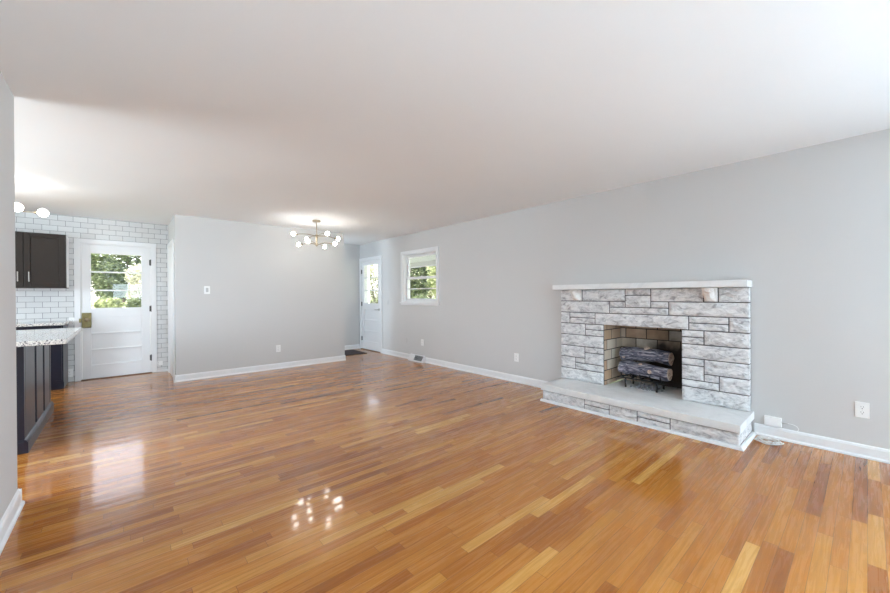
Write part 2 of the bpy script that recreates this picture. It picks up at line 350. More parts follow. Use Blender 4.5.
struct('wall_outer', BX(((XB-.15, 3.0, 0), (XB, KW[0], H)), ((XB-.15, KW[0], 0), (XB, KW[1], KW[2])), ((XB-.15, KW[0], KW[3]), (XB, KW[1], H)), ((XB-.15, KW[1], 0), (XB, YK, H)),
       ((XB-.15, 2.85, 0), (XL-.12, 3.0, H))), M['wall'])
FW = (-.38, .82, 1.14, 1.86)
struct('wall_front', BX(((XL-.12, YB-.15, 0), (FW[0], YB, H)), ((FW[0], YB-.15, 0), (FW[1], YB, FW[2])), ((FW[0], YB-.15, FW[3]), (FW[1], YB, H)), ((FW[1], YB-.15, 0), (XR, YB, H))), M['wall'])

# baseboards (moulded profile + shoe)
def base_prof(s): return [(0, 0), (s*.028, 0), (s*.027, .012), (s*.016, .022), (s*.015, .078), (s*.009, .092), (0, .098)]
def bb(name, axis, wallpos, s, a, b, label):
    bm = bmesh.new(); prism(bm, [(wallpos+q[0], q[1]) for q in base_prof(s)], axis, a, b)
    return struct(name, bm, M['white'], label, 'baseboard')
bb('baseboard_right', 'y', XR, -1, YB, .6585, 'white baseboard along the grey wall at lower right')
bb('baseboard_right_far', 'y', XR, -1, 2.54, 6.89, 'white baseboard between the hearth and the front door')
bb('baseboard_center', 'x', YC, -1, XC0-.0, XC1+.012, 'white baseboard under the partition wall')
bb('baseboard_back', 'x', YH, -1, XC1-.6, XR-.02, 'white baseboard in the entry recess behind the door mat')
bm = bmesh.new(); prism(bm, [(XC0+.0-q[0], q[1]) for q in base_prof(1)], 'y', YC-.028, YC+.06); struct('baseboard_side', bm, M['white'], 'short white baseboard return at the partition corner', 'baseboard')
bm = bmesh.new(); prism(bm, [(XL+q[0], q[1]) for q in base_prof(1)], 'y', YB, 3.335+.016)
prism(bm, [(3.335+q[0], q[1]) for q in base_prof(1)], 'x', XL-.12, XL+.016)
struct('baseboard_left', bm, M['white'], 'white baseboard at the lower left edge, nearest the camera', 'baseboard')
bm = BX(((KD1+.07, YK-.014, 0), (XC0, YK, .035))); struct('baseboard_kitchen', bm, M['white'], 'thin white strip under the tiles right of the kitchen door', 'baseboard')

# ------------------------------------------------------------------ door builder (local u along the wall, n into the room)
def door_set(name, label, P, u0, u1, ztop, glass, muntins, panels, hinge_u, wall_t, box_lock=None, lever=None, casing=.065, extra=None):
    """P(u, d, z) -> world; d = distance into the room from wall face"""
    root = empty(name, P((u0+u1)/2, 0, 0), label, 'door', kind='structure')
    def B(bm, a, b): box(bm, P(*a), P(*b))
    cs = bmesh.new(); g = .002
    B(cs, (u0-casing, g, 0), (u0, .02, ztop+casing)); B(cs, (u1, g, 0), (u1+casing, .02, ztop+casing)); B(cs, (u0, g, ztop), (u1, .02, ztop+casing))
    part('door_casing', cs, M['white'], root, bevel=.003)
    jm = bmesh.new()
    B(jm, (u0, 0, 0), (u0+.012, -wall_t, ztop)); B(jm, (u1-.012, 0, 0), (u1, -wall_t, ztop)); B(jm, (u0+.012, 0, ztop-.012), (u1-.012, -wall_t, ztop))
    part('door_jamb', jm, M['white'], root)
    a0, a1, zt, zb = u0+.015, u1-.015, ztop-.015, .012
    d0, d1 = -.048, -.004
    lf = bmesh.new(); gu0, gu1, gz0, gz1 = glass
    B(lf, (a0, d0, zb), (gu0, d1, zt)); B(lf, (gu1, d0, zb), (a1, d1, zt)); B(lf, (gu0, d0, gz1), (gu1, d1, zt))
    zs = sorted(panels); prev = zb
    for (p0, p1) in zs:
        B(lf, (gu0, d0, prev), (gu1, d1, p0)); prev = p1
    B(lf, (gu0, d0, prev), (gu1, d1, gz0))
    for z in muntins: B(lf, (gu0, d0+.006, z-.011), (gu1, d1-.004, z+.011))
    leaf = part('door_leaf', lf, M['white'], root, bevel=.0025)
    for (p0, p1) in zs:
        pn = bmesh.new(); B(pn, (gu0, d0+.008, p0), (gu1, d1-.020, p1))
        part('door_panel', pn, M['white'], root)
    zz = [gz0]+list(muntins)+[gz1]
    for i in range(len(zz)-1):
        gl = bmesh.new(); B(gl, (gu0, -.028, zz[i]+(.011 if i else 0)), (gu1, -.024, zz[i+1]-(.011 if i < len(zz)-2 else 0)))
        part('glass_pane', gl, M['glass'], root)
    for z in (.25, 1.05, 1.80):
        hg = bmesh.new(); s = 1 if hinge_u > (u0+u1)/2 else -1
        cyl(hg, P(hinge_u, .006, z-.05), P(hinge_u, .006, z+.05), .008, seg=10); B(hg, (hinge_u-s*.022, -.003, z-.045), (hinge_u-s*.002, .0, z+.045))
        part('hinge', hg, M['hinge'], root, 'dark metal hinge')
    th = bmesh.new(); B(th, (u0, .035, 0), (u1, -wall_t, .011)); part('threshold', th, M['lintel'], root, 'dark wooden threshold', bevel=.003)
    if box_lock:
        ul, zl = box_lock; lk = bmesh.new(); B(lk, (ul-.0, -.004, zl-.112), (ul+.105, .024, zl+.112))
        k = part('door_lock', lk, M['oldbrass'], root, 'antique brass rim lock', bevel=.006)
        pt = bmesh.new(); cyl(pt, P(ul+.058, .022, zl+.01), P(ul+.058, .03, zl+.01), .036); sub('knob_rose', pt, M['oldbrass'], k, root).matrix_parent_inverse = k.matrix_parent_inverse.inverted() @ k.matrix_parent_inverse
        kb = bmesh.new(); cyl(kb, P(ul+.058, .028, zl+.01), P(ul+.058, .055, zl+.01), .011); sphere(kb, P(ul+.058, .068, zl+.01), .027, 20, 12)
        sub('door_knob', kb, M['brass'], k, root, smooth=True)
        st = bmesh.new(); B(st, (ul-.030, -.0, zl-.03), (ul-.004, .026, zl+.03)); sub('strike_box', st, M['oldbrass'], k, root, bevel=.003)
    if lever:
        ul, zl, s = lever; lv = bmesh.new(); cyl(lv, P(ul, -.004, zl), P(ul, .008, zl), .03); cyl(lv, P(ul, .006, zl), P(ul, .05, zl), .010)
        cyl(lv, P(ul, .045, zl), P(ul+s*.11, .045, zl), .009)
        part('door_handle', lv, M['steel'], root, 'nickel lever handle', smooth=False)
    return root
door_set('door_1', 'white kitchen back door with three stacked glass panes and brass lock', lambda u, d, z: Vector((u, YK-d, z)), KD0, KD1, KDZ,
         (-.365, .222, 1.075, 1.905), (1.345, 1.625), [(.215, .435), (.455, .68), (.70, .935)], KD1-.004, .15, box_lock=(-.478+.012, .895))
door_set('door_2', 'white front door with three glass panes beside the square window', lambda u, d, z: Vector((XR-d, u, z)), DY0, DY1, DZ,
         (7.07, 7.705, 1.07, 1.94), (1.36, 1.65), [(.20, .42), (.45, .67), (.70, .92)], DY1-.004, .16, lever=(7.02, .935, 1))
# doorway casing on the return wall by the kitchen door
dr = empty('door_3', (XC0, 7.2, 0), 'white doorway casing on the narrow return wall right of the kitchen door', 'door', kind='structure')
part('door_casing', BX(((XC0-.02, 6.76, 0), (XC0-.001, 6.83, 2.10)), ((XC0-.02, 7.50, 0), (XC0-.001, 7.57, 2.10)), ((XC0-.02, 6.83, 2.03), (XC0-.001, 7.50, 2.10))), M['white'], dr, bevel=.003)
part('door_leaf', BX(((XC0-.010, 6.83, .012), (XC0-.001, 7.50, 2.03))), M['white'], dr)

# ------------------------------------------------------------------ window in right wall
wr = empty('window_1', (XR, (WY0+WY1)/2, WZ0), 'white double-hung window high on the grey wall beside the front door', 'window', kind='structure')
c_ = .062
part('window_casing', BX(((XR-.02, WY0-c_, WZ0-.0), (XR-.001, WY0, WZ1+c_)), ((XR-.02, WY1, WZ0), (XR-.001, WY1+c_, WZ1+c_)), ((XR-.02, WY0, WZ1), (XR-.001, WY1, WZ1+c_))), M['white'], wr, bevel=.003)
part('window_sill', BX(((XR-.035, WY0-c_-.015, WZ0-.025), (XR-.001, WY1+c_+.015, WZ0)), ((XR-.018, WY0-c_, WZ0-.06), (XR-.001, WY1+c_, WZ0-.025))), M['white'], wr, bevel=.003)
part('window_frame', BX(((XR, WY0, WZ0), (XW, WY0+.015, WZ1)), ((XR, WY1-.015, WZ0), (XW, WY1, WZ1)), ((XR, WY0+.015, WZ0), (XW, WY1-.015, WZ0+.02)), ((XR, WY0+.015, WZ1-.015), (XW, WY1-.015, WZ1)),
     ((XR+.03, WY0+.015, WZ0+.02), (XR+.045, WY0+.03, WZ1-.015)), ((XR+.03, WY1-.03, WZ0+.02), (XR+.045, WY1-.015, WZ1-.015))), M['white'], wr)
def sash(x, z0, z1, name):
    y0, y1, s = WY0+.018, WY1-.018, .048
    zm = (z0+z1)/2
    sh = part(name, BX(((x, y0, z0), (x+.035, y0+s, z1)), ((x, y1-s, z0), (x+.035, y1, z1)), ((x, y0+s, z0), (x+.035, y1-s, z0+s)), ((x, y0+s, z1-s), (x+.035, y1-s, z1)), ((x+.004, y0+s, zm-.01), (x+.03, y1-s, zm+.01))), M['white'], wr, bevel=.002)
    for a, b in ((z0+s, zm-.01), (zm+.01, z1-s)):
        sub('glass_pane', BX(((x+.015, y0+s, a), (x+.019, y1-s, b))), M['glass'], sh, wr)
zm = (WZ0+WZ1)/2+.0
sash(XR+.055, WZ0+.022, zm+.022, 'lower_sash'); sash(XR+.095, zm-.022, WZ1-.018, 'upper_sash')
lk = bmesh.new(); cyl(lk, (XR+.062, 5.57, zm+.022), (XR+.062, 5.57, zm+.034), .018); part('sash_lock', lk, M['white'], wr)

# rear window mirrored in the door; unseen side and kitchen windows added for light
w2 = empty('window_2', (.22, YB, FW[2]), None, None, kind='structure')
part('window_frame', BX(*[((x, YB-.14, FW[2]), (x+.05, YB-.02, FW[3])) for x in (FW[0], .195, FW[1]-.05)], ((FW[0]+.05, YB-.14, FW[2]), (FW[1]-.05, YB-.02, FW[2]+.05)), ((FW[0]+.05, YB-.14, FW[3]-.05), (FW[1]-.05, YB-.02, FW[3]))), M['white'], w2)
w4 = empty('added_side_window', (XR, -4.0, RW[2]), None, None, kind='structure')
part('window_frame', BX(*[((XR+.02, y, RW[2]), (XR+.13, y+.05, RW[3])) for y in (RW[0], -4.62, -3.43, RW[1]-.05)], ((XR+.02, RW[0]+.05, RW[2]), (XR+.13, RW[1]-.05, RW[2]+.05)), ((XR+.02, RW[0]+.05, RW[3]-.05), (XR+.13, RW[1]-.05, RW[3]))), M['white'], w4)
w3 = empty('added_kitchen_window', (XB, 4.2, KW[2]), None, None, kind='structure')
part('window_frame', BX(*[((XB-.13, y, KW[2]), (XB-.02, y+.05, KW[3])) for y in (KW[0], 4.175, KW[1]-.05)], ((XB-.13, KW[0]+.05, KW[2]), (XB-.02, KW[1]-.05, KW[2]+.05)), ((XB-.13, KW[0]+.05, KW[3]-.05), (XB-.02, KW[1]-.05, KW[3]))), M['white'], w3)

# ------------------------------------------------------------------ fireplace
fp = empty('fireplace', (4.13, 1.6, 0), 'pale split-face stone fireplace with raised hearth and stone mantel against the grey wall', 'fireplace')
L, R_ = 2.535, .678
Z = [.20, .342, .482, .62, .757, .893, 1.028, 1.165, 1.302]
zh = lambda a: a
stones = [  # (y_left, y_right, z0, z1)
 (L, 1.985, Z[0], Z[1]), (L, 2.335, Z[1], Z[2]), (2.335, 2.215, .42, Z[2]), (2.335, 1.985, Z[1], .42), (2.215, 1.985, .42, .553), (L, 2.215, Z[2], Z[3]), (2.215, 1.985, .553, Z[3]),
 (L, 1.985, Z[3], Z[4]), (L, 2.207, Z[4], Z[5]), (2.207, 1.985, Z[4], .828), (2.207, 1.985, .828, Z[5]),
 (L, 2.41, Z[5], Z[6]), (2.41, 2.088, Z[5], .965), (2.41, 2.088, .965, Z[6]), (2.088, 1.143, Z[5], Z[6]), (1.143, .827, Z[5], .962), (1.143, .827, .962, Z[6]), (.827, R_, Z[5], Z[6]),
 (L, 1.917, Z[6], Z[7]), (1.917, 1.745, 1.10, Z[7]), (1.917, 1.317, Z[6], 1.10), (1.745, 1.485, 1.10, 1.232), (1.485, 1.317, 1.10, Z[7]), (1.317, R_, Z[6], Z[7]),
 (L, 2.36, Z[7], Z[8]), (2.36, 2.245, Z[7], Z[8]), (2.245, 1.745, Z[7], Z[8]), (1.745, 1.485, 1.232, Z[8]), (1.485, 1.02, Z[7], Z[8]), (1.02, .905, Z[7], Z[8]), (.905, R_, Z[7], Z[8]),
 (1.205, 1.018, Z[4], .825), (1.205, 1.018, .825, Z[5]), (1.018, R_, Z[4], Z[5]), (1.205, R_, Z[3], Z[4]), (1.205, 1.018, .553, Z[3]), (1.205, 1.018, .412, .553), (1.018, R_, Z[2], Z[3]),
 (1.018, .90, .412, Z[2]), (.90, R_, Z[1], Z[2]), (1.205, .90, Z[1], .412), (1.205, R_, Z[0], Z[1])]
def rock(bm, y1, y0, z0, z1, xf, depth, amp=.012, g=.0045, ends=()):
    """split-face block: flat sides, rough front towards -X"""
    y0, y1 = min(y0, y1)+g, max(y0, y1)-g; z0 += g; z1 -= g
    ny = max(3, int((y1-y0)/.016)); nz = max(3, int((z1-z0)/.016))
    se = random.random()*100
    gr = [[None]*(nz+1) for _ in range(ny+1)]
    for i in range(ny+1):
        for j in range(nz+1):
            y = y0+(y1-y0)*i/ny; z = z0+(z1-z0)*j/nz
            edge = min(min(i, ny-i)/1.5, min(j, nz-j)/1.5, 1)
            n_ = noise.fractal(Vector((y*9+se, z*14, se)), .8, 2.1, 4)
            rid = abs(noise.noise(Vector((y*16+z*10+se, z*16-y*9, se*.3))))
            d = (.35+.5*n_+.6*rid)*amp*2.0*edge
            gr[i][j] = bm.verts.new((xf-d+.004*(1-edge), y, z))
    for i in range(ny):
        for j in range(nz): bm.faces.new((gr[i][j], gr[i][j+1], gr[i+1][j+1], gr[i+1][j]))
    border = [gr[i][0] for i in range(ny)]+[gr[ny][j] for j in range(nz)]+[gr[i][nz] for i in range(ny, 0, -1)]+[gr[0][j] for j in range(nz, 0, -1)]
    back = [bm.verts.new((xf+depth, v.co.y, v.co.z)) for v in border]
    k = len(border)
    for i in range(k): bm.faces.new((border[i], back[i], back[(i+1) % k], border[(i+1) % k]))
bm = bmesh.new()
for s in stones: rock(bm, s[0], s[1], s[2], s[3], 4.138, .06, amp=.009)
part('stone_surround', bm, M['stone'], fp)
bx = XR-.002
part('mortar', BX(((4.146, FY1+.003, .205), (bx, L-.006, 1.30)), ((4.146, R_+.006, .205), (bx, FY0-.003, 1.30)), ((4.146, FY0, FZ1+.012), (bx, FY1, 1.30))), M['mortar'], fp, 'dark recessed mortar joints')
part('mantel_shelf', BX(((4.005, .672, 1.303), (bx, 2.565, 1.362))), M['slab'], fp, 'smooth pale stone mantel shelf', bevel=.004)
for yc in (2.302, .962):
    cb = bmesh.new(); rock(cb, yc+.052, yc-.052, 1.170, 1.301, 4.022, .11, amp=.012, g=.002)
    for v in cb.verts:
        t = (1.30-v.co.z)/.12
        if v.co.x < 4.12: v.co.x += .06*t**1.5; v.co.x += 6.0*(v.co.y-yc)**2; v.co.y += (yc-v.co.y)*.22*t
    part('corbel', cb, M['cornerstone'], fp, 'rough stone corbel')
# hearth
part('hearth_slab', BX(((3.678, .66, .130), (bx, 2.515, .199)), ((bx-.02, FY0+.002, .130), (4.63, FY1-.002, .199))), M['slab'], fp, 'smooth pale stone hearth slab', bevel=.005)
bm = bmesh.new()
hy = [2.508, 1.99, 1.723, 1.453, 1.170, .668]
for i, (a, b) in enumerate(zip(hy, hy[1:])):
    if i in (1, 3):
        rock(bm, a, b, .012, .070, 3.700, .04, .006); rock(bm, a, b, .070, .124, 3.700, .04, .006)
    else: rock(bm, a, b, .012, .124, 3.700, .04, .008)
# right end, towards -Y
tmp = bmesh.new(); rock(tmp, .0, -.49, .012, .124, 0, .04, .007)
for v in tmp.verts:
    x, y, z = v.co; v.co = Vector((3.70-y*1.0, .676+x, z))
me_ = bpy.data.meshes.new('t'); tmp.to_mesh(me_); tmp.free(); bm.from_mesh(me_); bpy.data.meshes.remove(me_)
part('hearth_base', bm, M['stone'], fp, 'split-face stones under the hearth slab')
part('mortar', BX(((3.712, .685, .004), (bx, 2.50, .129))), M['mortar'], fp)
sh = bmesh.new(); prism(sh, [(3.70, .001), (3.668, .001), (3.672, .014), (3.684, .024), (3.70, .024)], 'y', .655, 2.52)
prism(sh, [(.672, .001), (.640, .001), (.644, .014), (.656, .024), (.672, .024)], 'x', 3.668, 4.186)
part('shoe_moulding', sh, M['white'], fp, 'white moulding along the hearth foot')
# firebox (brick lining), slightly splayed
fb = bmesh.new(); t_ = .03; XF = 4.16; XBk = 4.62
box(fb, (XF, FY1, FZ0), (XBk+t_, FY1+t_, .96)); box(fb, (XF, FY0-t_, FZ0), (XBk+t_, FY0, .96)); box(fb, (XBk, FY0, FZ0), (XBk+t_, FY1, .96))
part('firebox', fb, M['brick'], fp, 'sooty brick firebox lining')
part('firebox_roof', BX(((4.25, FY0, .93), (XBk, FY1, .96))), M['iron'], fp)
part('lintel_bar', BX(((4.165, FY0-.03, .896), (4.205, FY1+.03, .905))), M['iron'], fp)

# ------------------------------------------------------------------ grate and logs
gt = empty('fireplace_grate', (4.36, 1.62, .20), 'black iron grate holding the logs inside the fireplace', 'grate')
def bar(bm, a, b, r=.008): cyl(bm, a, b, r, seg=10)
for (x, y) in ((4.255, 1.79), (4.255, 1.47), (4.46, 1.79), (4.46, 1.47)):
    b_ = bmesh.new(); box(b_, (x-.008, y-.008, .200), (x+.008, y+.008, .300)); part('leg', b_, M['iron'], gt)
for x in (4.255, 4.46):
    b_ = bmesh.new(); bar(b_, (x, 1.38, .304), (x, 1.88, .304)); part('rail', b_, M['iron'], gt)
for y in (1.42, 1.52, 1.62, 1.72, 1.82):
    b_ = bmesh.new(); tube(b_, [(4.205, y, .37), (4.225, y, .330), (4.26, y, .316), (4.40, y, .316), (4.50, y, .318), (4.525, y, .43)], .007, 8); part('bar', b_, M['iron'], gt)
def log(name, p0, p1, r, label, seed, knots):
    p0, p1 = Vector(p0), Vector(p1); ax = p1-p0; ln = ax.length; q = ax.to_track_quat('X', 'Z')
    root = empty(name, (p0+p1)/2, label, 'log', 'decorative logs in the fireplace'); root.rotation_mode = 'QUATERNION'; root.rotation_quaternion = q
    bm = bmesh.new(); n_, s_ = 60, 48; rings = []
    for i in range(n_+1):
        x = -ln/2+ln*i/n_; ring = []
        for k in range(s_):
            t = 2*math.pi*k/s_
            rr = r*(1+.26*noise.noise(Vector((x*9, math.cos(t)*1.2+seed, math.sin(t)*1.2)))+.12*(abs(noise.noise(Vector((x*7+seed, math.cos(t)*5, math.sin(t)*5))))-.2))
            e = min(i, n_-i)/2.0
            if e < 1: rr *= .93+.07*e
            bend = .012*math.sin(3*x*3+seed)
            ring.append(bm.verts.new((x, rr*math.cos(t)+bend, rr*math.sin(t)+bend*.6)))
        rings.append(ring)
    for a, b in zip(rings, rings[1:]):
        for k in range(s_): bm.faces.new((a[k], a[(k+1) % s_], b[(k+1) % s_], b[k]))
    ends = []
    for ring, d in ((rings[0], -1), (rings[-1], 1)):
        ends.append(([v.co.copy() for v in ring], d))
    bk = link('bark', bm, M['log'], smooth=True); bk.parent = root
    for cs, d in ends:
        e = bmesh.new(); c0 = sum(cs, Vector())/len(cs); prev = None
        for sc_, dx in ((1.0, 0), (.92, .004), (.55, -.001), (.2, .003)):
            rg = [e.verts.new(c0+(c-c0)*sc_+Vector((d*dx, 0, 0))) for c in cs]
            if prev:
                for k in range(len(cs)): e.faces.new((prev[k], prev[(k+1) % len(cs)], rg[(k+1) % len(cs)], rg[k]))
            prev = rg
        e.faces.new(prev); ce = link('cut_end', e, M['logend']); ce.parent = root; ce['label'] = 'tan sawn end'
    for (x, ang, kr, h_) in knots:
        kn = bmesh.new(); d = Vector((0, math.cos(ang), math.sin(ang)))
        cyl(kn, Vector((x, 0, 0))+d*r*.7, Vector((x, 0, 0))+d*(r+h_), kr*1.25, kr, 18)
        ko = link('knot', kn, M['logend'], bevel=.003); ko.parent = root; ko['label'] = 'tan sawn branch stub'
    return root
log('fire_log', (4.315, 1.868, .406), (4.285, 1.350, .411), .070, 'lower grey-barked log in front on the grate, with a round tan knot', 2.3, [(.085, math.pi*.98, .020, .012), (-.03, 1.9, .018, .004)])
log('fire_log', (4.425, 1.895, .555), (4.39, 1.372, .560), .073, 'upper grey-barked log lying behind and above the knotted log', 7.7, [(.02, 1.75, .026, .022), (-.22, math.pi*1.15, .018, .006)])
cd = bmesh.new()
for i in range(70):
    x, y = random.uniform(4.27, 4.44), min(1.75, max(1.42, random.gauss(1.58, .07))); s_ = random.uniform(.008, .018)
    b0 = bmesh.ops.create_icosphere(cd, subdivisions=1, radius=s_, matrix=Matrix.Translation((x, y, .2+s_*.8+random.choice((0, 0, .014)))))
    for v in b0['verts']: v.co += Vector((random.uniform(-.3, .3)*s_, random.uniform(-.3, .3)*s_, random.uniform(-.2, .2)*s_))
tag(link('cinders', cd, M['cinder']), 'small pile of grey cinders on the firebox floor under the grate', 'cinders', kind='stuff')

# ------------------------------------------------------------------ wall plates
def outlet(name, at, axis, label, group=None, w_=.075, h=.118, m_=None, kind='outlet'):
    """axis 'x': plate on right wall facing -X ; 'y': plate facing -Y"""
    def P(u, d, z): return Vector((at[0]-d, at[1]+u, at[2]+z)) if axis == 'x' else Vector((at[0]+u, at[1]-d, at[2]+z))
    root = empty(name, P(0, 0, -h/2), label, 'light switch' if kind == 'switch' else 'outlet', group)
    b = bmesh.new(); box(b, P(-w_/2, .0005, -h/2), P(w_/2, .006, h/2)); part('wall_plate', b, m_ or M['plastic'], root, bevel=.002)
    if kind == 'switch':
        b = bmesh.new(); box(b, P(-.017, .005, -.033), P(.017, .009, .033)); part('switch_rocker', b, M['greyplastic'], root, bevel=.002)
    elif kind == 'outlet':
        for dz in (-.0205, .0205):
            b = bmesh.new(); cyl(b, P(0, .005, dz), P(0, .0078, dz), .0165, seg=24); rc = part('receptacle', b, m_ or M['plastic'], root)
            sl = bmesh.new()
            box(sl, P(-.0075, .0072, dz-.001), P(-.0055, .0083, dz+.009)); box(sl, P(.0055, .0072, dz), P(.0075, .0083, dz+.0085)); cyl(sl, P(0, .0072, dz-.0085), P(0, .0083, dz-.0085), .003, seg=10)
            sub('slots', sl, M['dark'], rc, root, 'dark socket slots')
        b = bmesh.new(); cyl(b, P(0, .005, 0), P(0, .0075, 0), .003, seg=10); part('screw', b, M['steel'], root)
    return root
outlet('wall_outlet', (XR, .026, .358), 'x', 'white duplex outlet on the grey wall at the far right')
outlet('wall_outlet', (XR, 3.285, .352), 'x', 'white outlet low on the grey wall just left of the fireplace')
outlet('wall_outlet', (XR, 5.475, .362), 'x', 'white outlet above the floor register under the window')
outlet('wall_outlet', (XR, 5.975, .362), 'x', 'wall-grey outlet cover low between the front door and the register', m_=M['wall'])
outlet('light_switch', (XR, 6.66, 1.09), 'x', 'wall-grey switch plate between front door and window', m_=M['wall'], kind='switch')
outlet('light_switch', (.965, YC, 1.342), 'y', 'white light switch high on the left of the partition wall', kind='switch')
outlet('wall_outlet', (1.992, YC, .347), 'y', 'white outlet low on the partition wall')
outlet('wall_outlet', (-.535-.03, YK, .875+.01), 'y', 'white outlet on the tile above the rear counter')
outlet('wall_outlet', (.43, YK, .145), 'y', 'white cover plate low on the tile right of the kitchen door', w_=.118, h=.07)
outlet('wall_outlet', (-.60, YK, .13), 'y', 'outlet low on the tile between base cabinet and kitchen door')

# junction box + stub + coiled cable
jb = empty('junction_box', (XR, .533, .105), 'small white box on the wall just above the baseboard, right of the hearth', 'junction box')
part('box_cover', BX(((XR-.028, .478, .105), (XR-.001, .590, .185))), M['plastic'], jb, bevel=.003)
b_ = bmesh.new(); cyl(b_, (XR-.016, .478, .150), (XR-.016, .462, .150), .008, seg=12); cyl(b_, (XR-.016, .462, .150), (XR-.016, .440, .150), .005, seg=12)
part('connector', b_, M['steel'], jb, 'metal cable connector')
b_ = bmesh.new(); tube(b_, [(XR-.016, .442, .150), (XR-.018, .41, .150), (XR-.02, .385, .14), (XR-.02, .372, .12), (XR-.024, .38, .103)], .002, 6); part('lead', b_, M['plastic'], jb)
def coil():
    b = bmesh.new(); pts = []
    for i in range(320):
        t = i/320*math.pi*2*5.2; k = i/320
        rx = .085+.018*math.sin(t*.37+1)+.008*math.sin(t*1.9); ry = .050+.012*math.sin(t*.53)
        pts.append((4.035+ry*math.cos(t)+.008*math.sin(t*.31), .542+rx*.82*math.sin(t)+.012*math.sin(t*.21), .004+.022*k+.004*math.sin(t*3.1+k*9)+.004))
    pts += [(4.06, .60, .016), (4.10, .60, .010), (4.14, .58, .006)]
    tube(b, pts, .0038, 6); return b
tag(link('coiled_cable', coil(), M['cable'], smooth=True), 'coil of thin white cable on the floor beside the hearth corner', 'cable')

# floor register on the baseboard
vr = empty('floor_register', (XR, 5.58, 0), 'white sloped baseboard register with a dark grille below the square window', 'vent')
b_ = bmesh.new(); prism(b_, [(XR-.030, .001), (XR-.105, .001), (XR-.105, .022), (XR-.050, .118), (XR-.030, .125)], 'y', 5.36, 5.80); part('register_body', b_, M['white'], vr, bevel=.002)
b_ = bmesh.new()
for i in range(9):
    t = .12+.76*i/8; x = XR-.105+.055*t; z = .022+.096*t
    box(b_, (x-.004, 5.385, z-.001), (x+.001, 5.62, z+.0045))
part('louvre', b_, M['hinge'], vr, 'dark louvre slots')

# door mat
mt = empty('door_mat', (3.7, 7.45, 0), 'dark brown rectangular mat on the floor before the front door', 'mat')
part('mat_body', BX(((3.35, 7.10, .001), (3.94, 7.74, .009))), M['mat'], mt, bevel=.002)
b_ = bmesh.new(); e_ = .012
box(b_, (3.338, 7.088, .001), (3.952, 7.10, .011)); box(b_, (3.338, 7.74, .001), (3.952, 7.752, .011)); box(b_, (3.338, 7.10, .001), (3.35, 7.74, .011)); box(b_, (3.94, 7.10, .001), (3.952, 7.74, .011))
part('mat_edging', b_, M['iron'], mt)

# ------------------------------------------------------------------ chandelier and kitchen light
def chandelier(cx, cy_):
    t = empty('chandelier', (cx, cy_, H), 'brass two-tier chandelier with eight lit globe bulbs hanging before the partition wall', 'chandelier')
    b = bmesh.new(); cyl(b, (cx, cy_, H-.001), (cx, cy_, H-.022), .062, .060, 32); part('canopy', b, M['brass'], t, bevel=.003)
    b = bmesh.new(); cyl(b, (cx, cy_, H-.02), (cx, cy_, 2.20), .0065, seg=14); part('stem', b, M['brass'], t)
    b = bmesh.new(); cyl(b, (cx, cy_, 2.215), (cx, cy_, 2.165), .020, seg=20); cyl(b, (cx, cy_, 2.17), (cx, cy_, 2.075), .013, seg=16); cyl(b, (cx, cy_, 2.085), (cx, cy_, 2.04), .020, seg=20); cyl(b, (cx, cy_, 2.04), (cx, cy_, 2.028), .010, seg=14)
    part('hub', b, M['brass'], t, bevel=.002)
    for k in range(8):
        upper = k % 2 == 0; a = k*math.pi/4+(.05 if upper else -.03); r = .365 if upper else .295; z0 = 2.19 if upper else 2.06; zb = 2.188 if upper else 2.066
        d = Vector((math.cos(a), math.sin(a), 0)); c0 = Vector((cx, cy_, 0))
        rs = r-.055
        b = bmesh.new(); tube(b, [c0+d*(.018+(rs-.018)*i/10)+Vector((0, 0, z0+(zb-z0)*i/10-(.0 if upper else .0)+.018*math.sin(math.pi*i/10)*(1 if upper else 1))) for i in range(11)], .0055, 8)
        arm = part('arm', b, M['brass'], t, smooth=True)
        b = bmesh.new(); cyl(b, c0+d*(rs-.004)+Vector((0, 0, zb)), c0+d*(rs+.026)+Vector((0, 0, zb)), .013, .015, 16); sub('socket', b, M['brass'], arm, t)
        b = bmesh.new(); sphere(b, c0+d*(r+.004)+Vector((0, 0, zb)), .031, 20, 12); sub('globe_bulb', b, M['bulb'], arm, t, 'glowing white globe bulb', smooth=True)
    return t
chandelier(2.32, 5.75)
kl = empty('ceiling_light', (-.925, 5.93, H), 'brass ceiling light with lit globe bulbs over the kitchen at far left', 'ceiling light')
kx, ky = -.925, 5.93
b = bmesh.new(); cyl(b, (kx, ky, H-.001), (kx, ky, H-.025), .05, .046, 28); part('canopy', b, M['brass'], kl, bevel=.003)
b = bmesh.new(); cyl(b, (kx, ky, H-.02), (kx, ky, 2.10), .007, seg=12); cyl(b, (kx, ky, 2.18), (kx, ky, 2.085), .02, seg=18); part('stem', b, M['brass'], kl)
for k in range(6):
    a = math.radians((-22, 158, -66, 114, -86, 94)[k]); d = Vector((math.cos(a), math.sin(a), 0)); c0 = Vector((kx, ky, (2.150, 2.150, 2.155, 2.155, 2.10, 2.10)[k]))
    b = bmesh.new(); tube(b, [c0+d*.015, c0+d*.12+Vector((0, 0, .004)), c0+d*.235], .0055, 8); arm = part('arm', b, M['brass'], kl)
    b = bmesh.new(); cyl(b, c0+d*.235, c0+d*.267, .014, .017, 16); sub('socket', b, M['brass'], arm, kl)
    b = bmesh.new(); sphere(b, c0+d*.305, .044, 20, 12); sub('globe_bulb', b, M['bulb_soft'], arm, kl, 'glowing white globe bulb', smooth=True)

